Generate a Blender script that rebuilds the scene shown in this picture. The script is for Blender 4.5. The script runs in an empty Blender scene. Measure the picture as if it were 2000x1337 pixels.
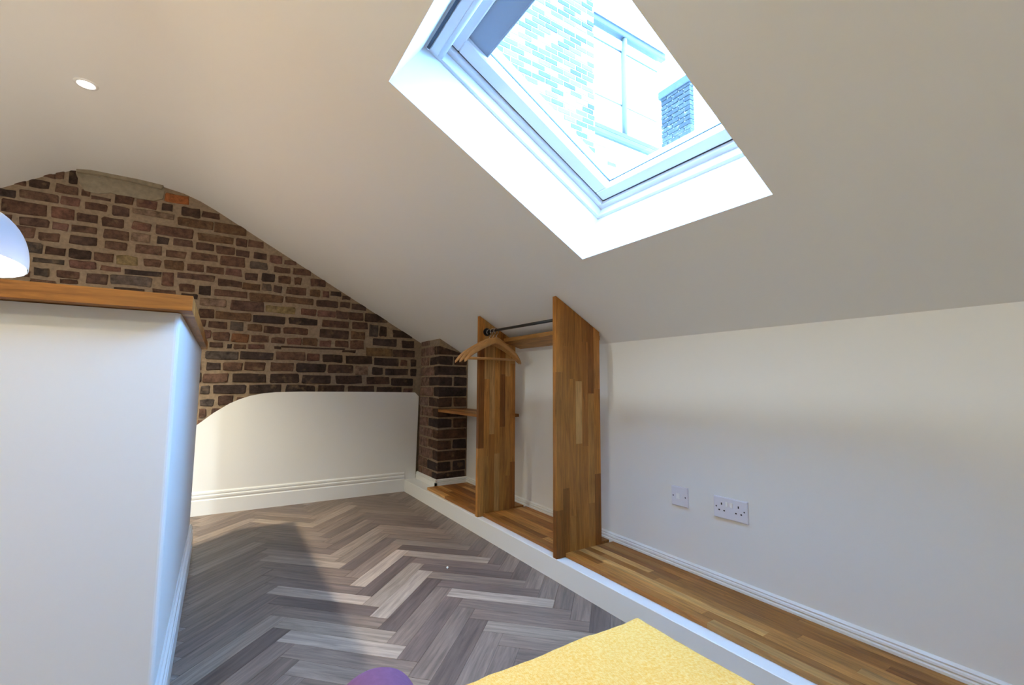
import bpy, bmesh, math, random
from mathutils import Vector, Matrix, noise

random.seed(7)
scene = bpy.context.scene
COL = scene.collection

# ------------------------------------------------------------------ camera
FPX, HCAM = 886.58, 0.9272
YAW, PIT, ROL = 0.5685, 0.0921, 0.0062
FWD = Vector((math.sin(YAW)*math.cos(PIT), math.cos(YAW)*math.cos(PIT), math.sin(PIT)))
_r = Vector((math.cos(YAW), -math.sin(YAW), 0)); _u = _r.cross(FWD)
RGT = _r*math.cos(ROL) + _u*math.sin(ROL)
UPV = -_r*math.sin(ROL) + _u*math.cos(ROL)
CAMP = Vector((0, 0, HCAM))
cam_data = bpy.data.cameras.new('camera')
cam_data.sensor_width = 36; cam_data.sensor_fit = 'HORIZONTAL'
cam_data.lens = FPX*36/2000; cam_data.clip_start = 0.02; cam_data.clip_end = 200
cam = bpy.data.objects.new('camera', cam_data); COL.objects.link(cam)
m = Matrix.Identity(4)
for i in range(3):
    m[i][0], m[i][1], m[i][2], m[i][3] = RGT[i], UPV[i], -FWD[i], CAMP[i]
cam.matrix_world = m
scene.camera = cam

# ------------------------------------------------------------------ sky, exposure
SKY_COL, SKY_STR = (0.23, 0.50, 1.0, 1), 52.0
world = bpy.data.worlds.new('overcast_sky'); scene.world = world; world.use_nodes = True
bg = world.node_tree.nodes['Background']
bg.inputs[0].default_value = SKY_COL; bg.inputs[1].default_value = SKY_STR
scene.view_settings.view_transform = 'Standard'; scene.view_settings.look = 'None'
scene.view_settings.exposure = 0.12; scene.view_settings.gamma = 1.0
scene.view_settings.use_curve_mapping = False
DOWN_W, DOWN_COL = 300.0, (1.0, 0.95, 0.74)
LAMP_W, FILL_LAMP_W = 110.0, 29.0

# ------------------------------------------------------------------ room numbers (metres)
W, ZK, SL = 1.781, 1.1547, 0.5104            # knee wall, its height, roof pitch
TSL = math.tan(SL)
WP = 1.3902                                   # front of the low platform
D, ANG = 3.8984, -0.0194                      # far wall skirting face and its skew
YB, XL = -1.45, -2.70                         # wall behind the camera, left knee wall
def fary(x, off=0.0): return D + off + math.tan(ANG)*(x-WP)
def slope(x): return ZK + (W-x)*TSL
def ray(u, v):
    return FWD + RGT*((u-1000)/FPX) - UPV*((v-668.5)/FPX)
def on_far(u, v, off):                        # pixel -> point on the far wall
    r = ray(u, v); t = (D+off-math.tan(ANG)*WP)/(r.y-math.tan(ANG)*r.x)
    return CAMP + r*t

# ------------------------------------------------------------------ helpers
def link(name, me, mat=None, parent=None):
    o = bpy.data.objects.new(name, me); COL.objects.link(o)
    if mat: me.materials.append(mat)
    if parent: o.parent = parent
    return o
def mesh(name, verts, faces, mat=None, parent=None, smooth=False):
    me = bpy.data.meshes.new(name); me.from_pydata([tuple(v) for v in verts], [], faces); me.update()
    bm = bmesh.new(); bm.from_mesh(me); bmesh.ops.recalc_face_normals(bm, faces=bm.faces); bm.to_mesh(me); bm.free()
    if smooth:
        for p in me.polygons: p.use_smooth = True
    return link(name, me, mat, parent)
def from_bm(name, bm, mat=None, parent=None, smooth=False):
    bmesh.ops.recalc_face_normals(bm, faces=bm.faces)
    me = bpy.data.meshes.new(name); bm.to_mesh(me); bm.free()
    if smooth:
        for p in me.polygons: p.use_smooth = True
    return link(name, me, mat, parent)
def bm_box(bm, a, b, bev=0.0, seg=1):
    r = bmesh.ops.create_cube(bm, size=1)
    vs = r['verts']
    for v in vs:
        v.co = Vector([(a[i]+b[i])/2 + v.co[i]*(b[i]-a[i]) for i in range(3)])
    if bev:
        es = list({e for v in vs for e in v.link_edges})
        bmesh.ops.bevel(bm, geom=es, offset=bev, segments=seg, affect='EDGES', profile=0.5)
def box(name, a, b, mat, parent=None, bev=0.0, seg=1):
    bm = bmesh.new(); bm_box(bm, a, b, bev, seg)
    return from_bm(name, bm, mat, parent)
def prism(name, poly, axis, lo, hi, mat, parent=None):
    """poly: 2-D outline; axis: the extrusion axis 'x' or 'y' or 'z'"""
    def P(p, t):
        return {'x': (t, p[0], p[1]), 'y': (p[0], t, p[1]), 'z': (p[0], p[1], t)}[axis]
    n = len(poly)
    v = [P(p, lo) for p in poly] + [P(p, hi) for p in poly]
    f = [tuple(range(n))[::-1], tuple(range(n, 2*n))] + [(i, (i+1) % n, n+(i+1) % n, n+i) for i in range(n)]
    return mesh(name, v, f, mat, parent)
def tube(bm, pts, r, n=12, cap=True):
    pts = [Vector(p) for p in pts]; rings = []
    prev = None
    for i, p in enumerate(pts):
        t = (pts[min(i+1, len(pts)-1)] - pts[max(i-1, 0)]).normalized()
        if prev is None:
            a = t.cross(Vector((0, 0, 1)));
            if a.length < 1e-3: a = t.cross(Vector((1, 0, 0)))
        else:
            a = prev - t*prev.dot(t)
        a.normalize(); prev = a; b = t.cross(a)
        rr = r[i] if isinstance(r, (list, tuple)) else r
        rings.append([bm.verts.new(p + (a*math.cos(2*math.pi*k/n) + b*math.sin(2*math.pi*k/n))*rr) for k in range(n)])
    for i in range(len(rings)-1):
        for k in range(n):
            bm.faces.new((rings[i][k], rings[i][(k+1) % n], rings[i+1][(k+1) % n], rings[i+1][k]))
    if cap:
        bm.faces.new(rings[0][::-1]); bm.faces.new(rings[-1])
def lathe(bm, prof, n=40, cap=False):
    rings = [[bm.verts.new((r*math.cos(2*math.pi*k/n), r*math.sin(2*math.pi*k/n), z)) for k in range(n)] for r, z in prof]
    for i in range(len(rings)-1):
        for k in range(n):
            bm.faces.new((rings[i][k], rings[i][(k+1) % n], rings[i+1][(k+1) % n], rings[i+1][k]))
    if cap:
        bm.faces.new(rings[0][::-1]); bm.faces.new(rings[-1])
def empty(name, loc=(0, 0, 0)):
    o = bpy.data.objects.new(name, None); COL.objects.link(o); o.location = loc; o.empty_display_size = 0.05
    return o
def adopt(ch, par):                           # parent, keeping the world place
    par_m = Matrix.Translation(par.location)
    ch.parent = par; ch.matrix_parent_inverse = par_m.inverted()
    return ch
def tag(o, label, cat=None, group=None, kind=None):
    o['label'] = label
    if cat: o['category'] = cat
    if group: o['group'] = group
    if kind: o['kind'] = kind
    return o

# ------------------------------------------------------------------ materials
def new_mat(name):
    mt = bpy.data.materials.new(name); mt.use_nodes = True
    nt = mt.node_tree; return mt, nt, nt.nodes['Principled BSDF']
def N(nt, t, **kw):
    n = nt.nodes.new(t)
    for k, v in kw.items(): setattr(n, k, v)
    return n
def plain(name, col, rough=0.5, metal=0.0, bump=0.0, scale=60, spec=0.5, vary=0.0):
    mt, nt, b = new_mat(name)
    b.inputs['Base Color'].default_value = (*col, 1); b.inputs['Roughness'].default_value = rough
    b.inputs['Metallic'].default_value = metal; b.inputs['Specular IOR Level'].default_value = spec
    if bump or vary:
        tc = N(nt, 'ShaderNodeTexCoord'); nz = N(nt, 'ShaderNodeTexNoise')
        nz.inputs['Scale'].default_value = scale; nz.inputs['Detail'].default_value = 4
        nt.links.new(tc.outputs['Object'], nz.inputs['Vector'])
        if bump:
            bp = N(nt, 'ShaderNodeBump'); bp.inputs['Strength'].default_value = bump; bp.inputs['Distance'].default_value = 0.002
            nt.links.new(nz.outputs['Fac'], bp.inputs['Height']); nt.links.new(bp.outputs['Normal'], b.inputs['Normal'])
        if vary:
            mr = N(nt, 'ShaderNodeMapRange'); mr.inputs['To Min'].default_value = 1-vary; mr.inputs['To Max'].default_value = 1+vary
            nt.links.new(nz.outputs['Fac'], mr.inputs['Value'])
            mx = N(nt, 'ShaderNodeMix', data_type='RGBA', blend_type='MULTIPLY'); mx.inputs[0].default_value = 1
            mx.inputs[6].default_value = (*col, 1); nt.links.new(mr.outputs[0], mx.inputs[7])
            nt.links.new(mx.outputs[2], b.inputs['Base Color'])
    return mt
def wood(name, axis, rough=0.5, contrast=0.45, grain=1.0, spec=0.28):
    """colour of each piece comes from its object colour; grain runs along the axis"""
    mt, nt, b = new_mat(name)
    tc = N(nt, 'ShaderNodeTexCoord'); oi = N(nt, 'ShaderNodeObjectInfo')
    mp = N(nt, 'ShaderNodeMapping')
    sc = [70*grain, 70*grain, 70*grain]; sc['xyz'.index(axis)] = 5*grain
    mp.inputs['Scale'].default_value = sc
    ad = N(nt, 'ShaderNodeVectorMath', operation='ADD'); ml = N(nt, 'ShaderNodeMath', operation='MULTIPLY'); ml.inputs[1].default_value = 37
    nt.links.new(oi.outputs['Random'], ml.inputs[0]); nt.links.new(tc.outputs['Object'], ad.inputs[0]); nt.links.new(ml.outputs[0], ad.inputs[1])
    nt.links.new(ad.outputs[0], mp.inputs['Vector'])
    nz = N(nt, 'ShaderNodeTexNoise'); nz.inputs['Scale'].default_value = 1.0; nz.inputs['Detail'].default_value = 6; nz.inputs['Roughness'].default_value = 0.65
    nz.inputs['Distortion'].default_value = 0.6
    nt.links.new(mp.outputs[0], nz.inputs['Vector'])
    mr = N(nt, 'ShaderNodeMapRange'); mr.inputs['From Min'].default_value = 0.28; mr.inputs['From Max'].default_value = 0.72
    mr.inputs['To Min'].default_value = 1-contrast; mr.inputs['To Max'].default_value = 1+contrast
    nt.links.new(nz.outputs['Fac'], mr.inputs['Value'])
    mx = N(nt, 'ShaderNodeMix', data_type='RGBA', blend_type='MULTIPLY'); mx.inputs[0].default_value = 1
    nt.links.new(oi.outputs['Color'], mx.inputs[6]); nt.links.new(mr.outputs[0], mx.inputs[7])
    nt.links.new(mx.outputs[2], b.inputs['Base Color'])
    b.inputs['Roughness'].default_value = rough; b.inputs['Specular IOR Level'].default_value = spec
    bp = N(nt, 'ShaderNodeBump'); bp.inputs['Strength'].default_value = 0.15; bp.inputs['Distance'].default_value = 0.001
    nt.links.new(nz.outputs['Fac'], bp.inputs['Height']); nt.links.new(bp.outputs['Normal'], b.inputs['Normal'])
    return mt
def brick_mat(name):
    mt, nt, b = new_mat(name)
    tc = N(nt, 'ShaderNodeTexCoord'); oi = N(nt, 'ShaderNodeObjectInfo')
    nz = N(nt, 'ShaderNodeTexNoise'); nz.inputs['Scale'].default_value = 22; nz.inputs['Detail'].default_value = 6; nz.inputs['Roughness'].default_value = 0.7
    nt.links.new(tc.outputs['Object'], nz.inputs['Vector'])
    n2 = N(nt, 'ShaderNodeTexNoise'); n2.inputs['Scale'].default_value = 120; n2.inputs['Detail'].default_value = 3
    nt.links.new(tc.outputs['Object'], n2.inputs['Vector'])
    mr = N(nt, 'ShaderNodeMapRange'); mr.inputs['From Min'].default_value = 0.3; mr.inputs['From Max'].default_value = 0.7
    mr.inputs['To Min'].default_value = 0.35; mr.inputs['To Max'].default_value = 1.75
    nt.links.new(nz.outputs['Fac'], mr.inputs['Value'])
    mx = N(nt, 'ShaderNodeMix', data_type='RGBA', blend_type='MULTIPLY'); mx.inputs[0].default_value = 1
    nt.links.new(oi.outputs['Color'], mx.inputs[6]); nt.links.new(mr.outputs[0], mx.inputs[7])
    # smears of old mortar
    cr = N(nt, 'ShaderNodeMapRange'); cr.inputs['From Min'].default_value = 0.60; cr.inputs['From Max'].default_value = 0.75
    n3 = N(nt, 'ShaderNodeTexNoise'); n3.inputs['Scale'].default_value = 14; n3.inputs['Detail'].default_value = 5
    nt.links.new(tc.outputs['Object'], n3.inputs['Vector']); nt.links.new(n3.outputs['Fac'], cr.inputs['Value'])
    m2 = N(nt, 'ShaderNodeMix', data_type='RGBA'); m2.inputs[7].default_value = (0.26, 0.17, 0.10, 1)
    ml = N(nt, 'ShaderNodeMath', operation='MULTIPLY'); ml.inputs[1].default_value = 0.55
    nt.links.new(cr.outputs[0], ml.inputs[0]); nt.links.new(ml.outputs[0], m2.inputs[0]); nt.links.new(mx.outputs[2], m2.inputs[6])
    nt.links.new(m2.outputs[2], b.inputs['Base Color'])
    b.inputs['Roughness'].default_value = 0.85; b.inputs['Specular IOR Level'].default_value = 0.25
    ad = N(nt, 'ShaderNodeMath', operation='ADD'); nt.links.new(nz.outputs['Fac'], ad.inputs[0]); nt.links.new(n2.outputs['Fac'], ad.inputs[1])
    bp = N(nt, 'ShaderNodeBump'); bp.inputs['Strength'].default_value = 0.7; bp.inputs['Distance'].default_value = 0.006
    nt.links.new(ad.outputs[0], bp.inputs['Height']); nt.links.new(bp.outputs['Normal'], b.inputs['Normal'])
    return mt
def emit(name, col, s):
    mt, nt, b = new_mat(name)
    b.inputs['Base Color'].default_value = (*col, 1)
    b.inputs['Emission Color'].default_value = (*col, 1); b.inputs['Emission Strength'].default_value = s
    return mt

M_CEIL = plain('matt_white_emulsion', (0.86, 0.85, 0.83), 0.9, bump=0.05, scale=25, spec=0.2)
M_WALL = plain('off_white_emulsion', (0.84, 0.83, 0.81), 0.85, bump=0.05, scale=30, spec=0.25)
M_GLOSS = plain('white_gloss_paint', (0.84, 0.84, 0.83), 0.35, spec=0.5)
M_PVC = plain('white_window_paint', (0.88, 0.88, 0.89), 0.35)
M_DARKGAP = plain('dark_rubber_gasket', (0.03, 0.035, 0.05), 0.6)
M_BLIND = plain('grey_blind_fabric', (0.30, 0.32, 0.36), 0.8, bump=0.1, scale=300)
M_MORTAR = plain('lime_mortar', (0.27, 0.195, 0.13), 0.95, bump=0.9, scale=45, spec=0.15, vary=0.45)
M_BRICK = brick_mat('old_brick')
M_CONC = plain('rough_concrete', (0.27, 0.22, 0.155), 0.95, bump=0.9, scale=30, spec=0.15, vary=0.4)
M_OAKZ = wood('oak_upright', 'z'); M_OAKY = wood('oak_along', 'y'); M_OAKX = wood('oak_across', 'x')
M_BLACK = plain('black_iron_pipe', (0.012, 0.012, 0.014), 0.4, spec=0.5)
M_CHROME = plain('chrome_wire', (0.75, 0.75, 0.75), 0.18, metal=1.0)
M_HANGER = plain('varnished_beech', (0.50, 0.24, 0.07), 0.4, vary=0.3, scale=20)
M_PLAST = plain('white_moulded_plastic', (0.78, 0.77, 0.84), 0.3)
M_HOLE = plain('socket_hole', (0.02, 0.02, 0.025), 0.6)
M_SCREW = plain('dull_screw_head', (0.12, 0.11, 0.13), 0.4, metal=0.6)

# glass: clear, with a weak mirror sheen
M_GLASS, nt, b = new_mat('clear_glass'); nt.nodes.remove(b)
tr = N(nt, 'ShaderNodeBsdfTransparent'); gl = N(nt, 'ShaderNodeBsdfGlossy'); gl.inputs['Roughness'].default_value = 0.0
tr.inputs[0].default_value = (0.95, 0.98, 0.97, 1)
ms = N(nt, 'ShaderNodeMixShader'); ms.inputs[0].default_value = 0.05
nt.links.new(tr.outputs[0], ms.inputs[1]); nt.links.new(gl.outputs[0], ms.inputs[2])
nt.links.new(ms.outputs[0], nt.nodes['Material Output'].inputs['Surface'])

# yellow throw: flecked weave
M_THROW, nt, b = new_mat('yellow_wool_weave')
tc = N(nt, 'ShaderNodeTexCoord')
mp = N(nt, 'ShaderNodeMapping'); mp.inputs['Scale'].default_value = (700, 260, 400); mp.inputs['Rotation'].default_value = (0, 0, 0.5)
nz = N(nt, 'ShaderNodeTexNoise'); nz.inputs['Scale'].default_value = 1.0; nz.inputs['Detail'].default_value = 3
n2 = N(nt, 'ShaderNodeTexNoise'); n2.inputs['Scale'].default_value = 190; n2.inputs['Detail'].default_value = 3
nt.links.new(tc.outputs['Object'], mp.inputs['Vector']); nt.links.new(mp.outputs[0], nz.inputs['Vector']); nt.links.new(tc.outputs['Object'], n2.inputs['Vector'])
av = N(nt, 'ShaderNodeMath', operation='ADD'); nt.links.new(nz.outputs['Fac'], av.inputs[0]); nt.links.new(n2.outputs['Fac'], av.inputs[1])
cr = N(nt, 'ShaderNodeValToRGB'); cr.color_ramp.elements[0].position = 0.40; cr.color_ramp.elements[1].position = 0.62
cr.color_ramp.elements[0].color = (0.80, 0.40, 0.07, 1); cr.color_ramp.elements[1].color = (0.86, 0.55, 0.19, 1)
hv = N(nt, 'ShaderNodeMath', operation='MULTIPLY'); hv.inputs[1].default_value = 0.5
nt.links.new(av.outputs[0], hv.inputs[0]); nt.links.new(hv.outputs[0], cr.inputs[0]); nt.links.new(cr.outputs[0], b.inputs['Base Color'])
b.inputs['Roughness'].default_value = 0.95; b.inputs['Specular IOR Level'].default_value = 0.1
bp = N(nt, 'ShaderNodeBump'); bp.inputs['Strength'].default_value = 0.6; bp.inputs['Distance'].default_value = 0.003
nt.links.new(nz.outputs['Fac'], bp.inputs['Height']); nt.links.new(bp.outputs['Normal'], b.inputs['Normal'])
M_PURPLE = plain('purple_velvet', (0.17, 0.080, 0.15), 0.9, bump=0.3, scale=150, spec=0.1, vary=0.15)
M_LINEN = plain('white_linen', (0.75, 0.74, 0.72), 0.9, bump=0.2, scale=90)
M_SHADE = plain('pale_blue_enamel_shade', (0.42, 0.48, 0.56), 0.35)
M_SHADE_IN = plain('white_shade_lining', (0.85, 0.85, 0.84), 0.6)
M_BULB = emit('warm_bulb', (1.0, 0.93, 0.82), 30)
M_LED = emit('lit_led_lens', (1.0, 0.95, 0.85), 40)

OAK = [(0.31, 0.118, 0.022), (0.25, 0.090, 0.016), (0.37, 0.155, 0.034), (0.28, 0.105, 0.020), (0.21, 0.072, 0.013), (0.33, 0.130, 0.027), (0.46, 0.23, 0.070)]
def oak_col(rng, f=1.0):
    c = rng.choice(OAK); k = rng.uniform(0.88, 1.30)*f
    return (c[0]*k, c[1]*k, c[2]*k, 1)

# ================================================================== THE SHELL
# ---- ceiling: right slope with the skylight hole, flat top, left slope
HS0, HS1, HY0, HY1 = 0.608, 1.567, 0.631, 1.412       # hole, along the slope / along the room
SD = Vector((-math.cos(SL), 0, math.sin(SL))); SN = Vector((math.sin(SL), 0, math.cos(SL)))
def SP(s, y, h=0.0): return Vector((W, 0, ZK)) + SD*s + SN*h + Vector((0, y, 0))
S_END = (W+0.10)/math.cos(SL)
v, f = [], []
ys = [YB-0.05, HY0, HY1, 4.08]; ss = [-0.0, HS0, HS1, S_END]
for i in range(4):
    for j in range(4): v.append(SP(ss[i], ys[j]))
for i in range(3):
    for j in range(3):
        if (i, j) != (1, 1): f.append((i*4+j, i*4+j+1, (i+1)*4+j+1, (i+1)*4+j))
prof = [(-0.10, slope(-0.10)), (-0.2, 2.257), (-0.3, 2.292), (-0.42, 2.313), (-0.55, 2.322), (-0.8, 2.325), (-0.9, 2.308), (-1.0, 2.256), (-1.2, 2.123), (XL, 1.133)]
base = len(v)
for x, z in prof: v += [(x, YB-0.05, z), (x, 4.08, z)]
for i in range(len(prof)-1): f.append((base+2*i, base+2*i+1, base+2*i+3, base+2*i+2))
ceil = mesh('ceiling', v, f, M_CEIL)
for p in ceil.data.polygons: p.use_smooth = p.index >= 8
tag(ceil, 'white plastered attic ceiling sloping down to the low wall', 'ceiling', kind='structure')

# ---- walls
wr = mesh('wall_right', [(W, YB, 0), (W, 4.05, 0), (W, 4.05, ZK+.005), (W, YB, ZK+.005)], [(0, 1, 2, 3)], M_WALL)
tag(wr, 'low white knee wall under the sloping ceiling', 'wall', kind='structure')
wl = mesh('wall_left', [(XL, YB, 0), (XL, 4.1, 0), (XL, 4.1, 1.14), (XL, YB, 1.14)], [(0, 1, 2, 3)], M_WALL)
tag(wl, 'white low wall on the far left side of the attic', 'wall', kind='structure')
wb = mesh('wall_back', [(XL, YB, 0), (W, YB, 0), (W, YB, ZK)] + [(x, YB, z) for x, z in prof], [tuple(range(3+len(prof)))], M_WALL)
tag(wb, 'white gable wall behind the bed', 'wall', kind='structure')

# ---- floor: sub-floor slab plus herringbone planks
fl = mesh('floor', [(XL, YB, -0.004), (W, YB, -0.004), (W, 4.08, -0.004), (XL, 4.08, -0.004)], [(0, 1, 2, 3)], plain('grey_subfloor', (0.06, 0.05, 0.05), 0.8))
tag(fl, 'grey-brown herringbone plank floor', 'floor', kind='structure')
M_PLANK = None
def plank_mat(name, rot):
    mt = wood(name, 'x', rough=0.42, contrast=0.48, grain=0.8, spec=0.4)
    nt = mt.node_tree; tcn = [n for n in nt.nodes if n.type == 'TEX_COORD'][0]
    vr = N(nt, 'ShaderNodeVectorRotate', rotation_type='Z_AXIS'); vr.inputs['Angle'].default_value = rot
    l = tcn.outputs['Object'].links[0]; to = l.to_socket; nt.links.remove(l)
    nt.links.new(tcn.outputs['Object'], vr.inputs['Vector']); nt.links.new(vr.outputs[0], to)
    return mt
M_PL_H = plank_mat('grey_oak_plank_a', math.radians(45))
M_PL_V = plank_mat('grey_oak_plank_b', math.radians(-45))
PW, PN, P0, Q0 = 0.0785, 6, 0.726, 1.508
def clip(poly, a, b, c):                     # keep a*x+b*y<=c
    out = []
    for i in range(len(poly)):
        p, q = poly[i], poly[(i+1) % len(poly)]
        dp, dq = a*p[0]+b*p[1]-c, a*q[0]+b*q[1]-c
        if dp <= 0: out.append(p)
        if dp*dq < 0:
            t = dp/(dp-dq); out.append((p[0]+t*(q[0]-p[0]), p[1]+t*(q[1]-p[1])))
    return out
LIGHT = {}
planks = []
r2 = math.sqrt(2)
for mm in range(-5, 6):
    for k in range(-90, 90):
        for hv_ in (0, 1):
            a0 = k + 2*PN*mm
            if hv_ == 0: P, Q = (a0, a0+PN), (k, k+1)
            else: P, Q = (a0, a0+1), (k+1, k+1+PN)
            P = [P0 + t*PW for t in P]; Q = [Q0 + t*PW for t in Q]
            g = 0.0006
            P = [P[0]+g, P[1]-g]; Q = [Q[0]+g, Q[1]-g]
            pq = [(P[0], Q[0]), (P[1], Q[0]), (P[1], Q[1]), (P[0], Q[1])]
            poly = [((q-p)/r2, (q+p)/r2) for p, q in pq]
            cx = sum(p[0] for p in poly)/4; cy = sum(p[1] for p in poly)/4
            if not (XL-.4 < cx < WP+.4 and YB-.4 < cy < 4.4): continue
            for h in ((1, 0, WP), (-1, 0, -XL), (0, -1, -YB), (-math.tan(ANG), 1, D-math.tan(ANG)*WP)):
                poly = clip(poly, *h)
                if not poly: break
            if len(poly) < 3: continue
            planks.append((cx, cy, hv_, poly, (mm, k)))
def vis_key(p):                               # larger in the photograph first
    cx, cy = p[0], p[1]
    d = Vector((cx, cy, -HCAM)); z = d.dot(FWD)
    if z < 0.3: return 1e6
    u = 1000+FPX*d.dot(RGT)/z; vv = 668.5-FPX*d.dot(UPV)/z
    vis = 250 < u < 1350 and 850 < vv < 1450 and cx > -0.3
    return z if vis else 100+z
planks.sort(key=vis_key)
rng = random.Random(21)
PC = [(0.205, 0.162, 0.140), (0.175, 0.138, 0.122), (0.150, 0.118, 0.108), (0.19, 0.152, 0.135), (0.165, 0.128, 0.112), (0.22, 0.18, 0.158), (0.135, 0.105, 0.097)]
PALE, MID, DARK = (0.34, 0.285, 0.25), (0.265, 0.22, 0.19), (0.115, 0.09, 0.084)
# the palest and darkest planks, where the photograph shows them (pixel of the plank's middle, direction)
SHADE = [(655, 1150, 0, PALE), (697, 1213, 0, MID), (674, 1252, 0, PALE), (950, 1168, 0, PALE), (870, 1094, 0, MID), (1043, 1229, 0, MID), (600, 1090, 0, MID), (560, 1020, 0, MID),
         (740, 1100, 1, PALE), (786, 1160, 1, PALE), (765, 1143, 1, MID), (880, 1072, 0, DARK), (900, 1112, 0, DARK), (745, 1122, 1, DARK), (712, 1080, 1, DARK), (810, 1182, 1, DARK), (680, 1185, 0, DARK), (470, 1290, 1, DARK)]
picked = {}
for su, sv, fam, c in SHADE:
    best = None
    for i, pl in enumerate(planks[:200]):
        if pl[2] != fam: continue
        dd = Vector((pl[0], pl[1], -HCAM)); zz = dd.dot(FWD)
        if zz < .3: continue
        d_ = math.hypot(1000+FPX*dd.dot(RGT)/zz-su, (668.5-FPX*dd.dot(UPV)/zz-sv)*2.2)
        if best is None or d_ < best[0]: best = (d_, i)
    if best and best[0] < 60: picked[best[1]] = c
rest_v, rest_f = [], []
for i, (cx, cy, hv_, poly, key) in enumerate(planks):
    n = len(poly); zt = 0.0
    inner = []
    mx_ = sum(p[0] for p in poly)/n; my_ = sum(p[1] for p in poly)/n
    c = rng.choice(PC); kk = rng.uniform(0.85, 1.12)
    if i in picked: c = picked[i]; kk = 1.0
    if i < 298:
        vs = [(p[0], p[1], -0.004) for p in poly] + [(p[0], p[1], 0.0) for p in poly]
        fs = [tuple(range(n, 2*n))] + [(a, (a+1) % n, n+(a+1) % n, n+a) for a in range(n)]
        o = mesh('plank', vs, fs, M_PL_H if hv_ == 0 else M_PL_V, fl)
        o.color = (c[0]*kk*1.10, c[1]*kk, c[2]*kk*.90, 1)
    else:
        b0 = len(rest_v); rest_v += [(p[0], p[1], 0.0) for p in poly]; rest_f.append(tuple(range(b0, b0+n)))
o = mesh('far_planks', rest_v, rest_f, M_PL_H, fl); o.color = (0.25, 0.205, 0.18, 1); o['kind'] = 'stuff'

# ---- far wall: mortar bed, bricks, concrete patch, plaster dado
MO, BO = 0.040, 0.030                         # mortar plane / brick faces behind the skirting face
pts = [(W, 0), (W, ZK+.03)] + [(x, z+.03) for x, z in prof] + [(XL, 0)]
v = [(x, fary(x, MO), z) for x, z in pts]
wf = mesh('wall_far', v, [tuple(range(len(v)))], M_MORTAR)
tag(wf, 'exposed old brick gable wall with white plaster along its foot', 'wall', kind='structure')

def brick_ring(x0, x1, z0, z1, rng, jit):
    """an irregular, worn rectangle outline"""
    w, h = x1-x0, z1-z0; r = min(w, h)*rng.uniform(0.05, 0.13)
    out = []
    def add(x, z): out.append((x+rng.uniform(-jit, jit), z+rng.uniform(-jit, jit)))
    add(x0+r, z0); add(x0+w*.5, z0); add(x1-r, z0); add(x1, z0+r); add(x1, z1-r)
    add(x1-r, z1); add(x0+w*.5, z1); add(x0+r, z1); add(x0, z1-r); add(x0, z0+r)
    return out
def make_brick(ring, back, mid, face, place, parent, col, name='brick', mat=None):
    cx = sum(p[0] for p in ring)/len(ring); cz = sum(p[1] for p in ring)/len(ring); n = len(ring)
    w = max(p[0] for p in ring)-min(p[0] for p in ring); h = max(p[1] for p in ring)-min(p[1] for p in ring)
    sx, sz = max(0.5, 1-0.010/w), max(0.5, 1-0.010/h)
    inn = [(cx+(p[0]-cx)*sx, cz+(p[1]-cz)*sz) for p in ring]
    v = [place(p[0], p[1], back) for p in ring] + [place(p[0], p[1], mid) for p in ring] + [place(p[0], p[1], face) for p in inn]
    f = [tuple(range(2*n, 3*n))]
    for k in range(2):
        f += [(k*n+i, k*n+(i+1) % n, (k+1)*n+(i+1) % n, (k+1)*n+i) for i in range(n)]
    o = mesh(name, v, f, mat or M_BRICK, parent); o.color = (*col, 1)
    return o
def far_place(x, z, off): return (x, fary(x, off), z)

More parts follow.
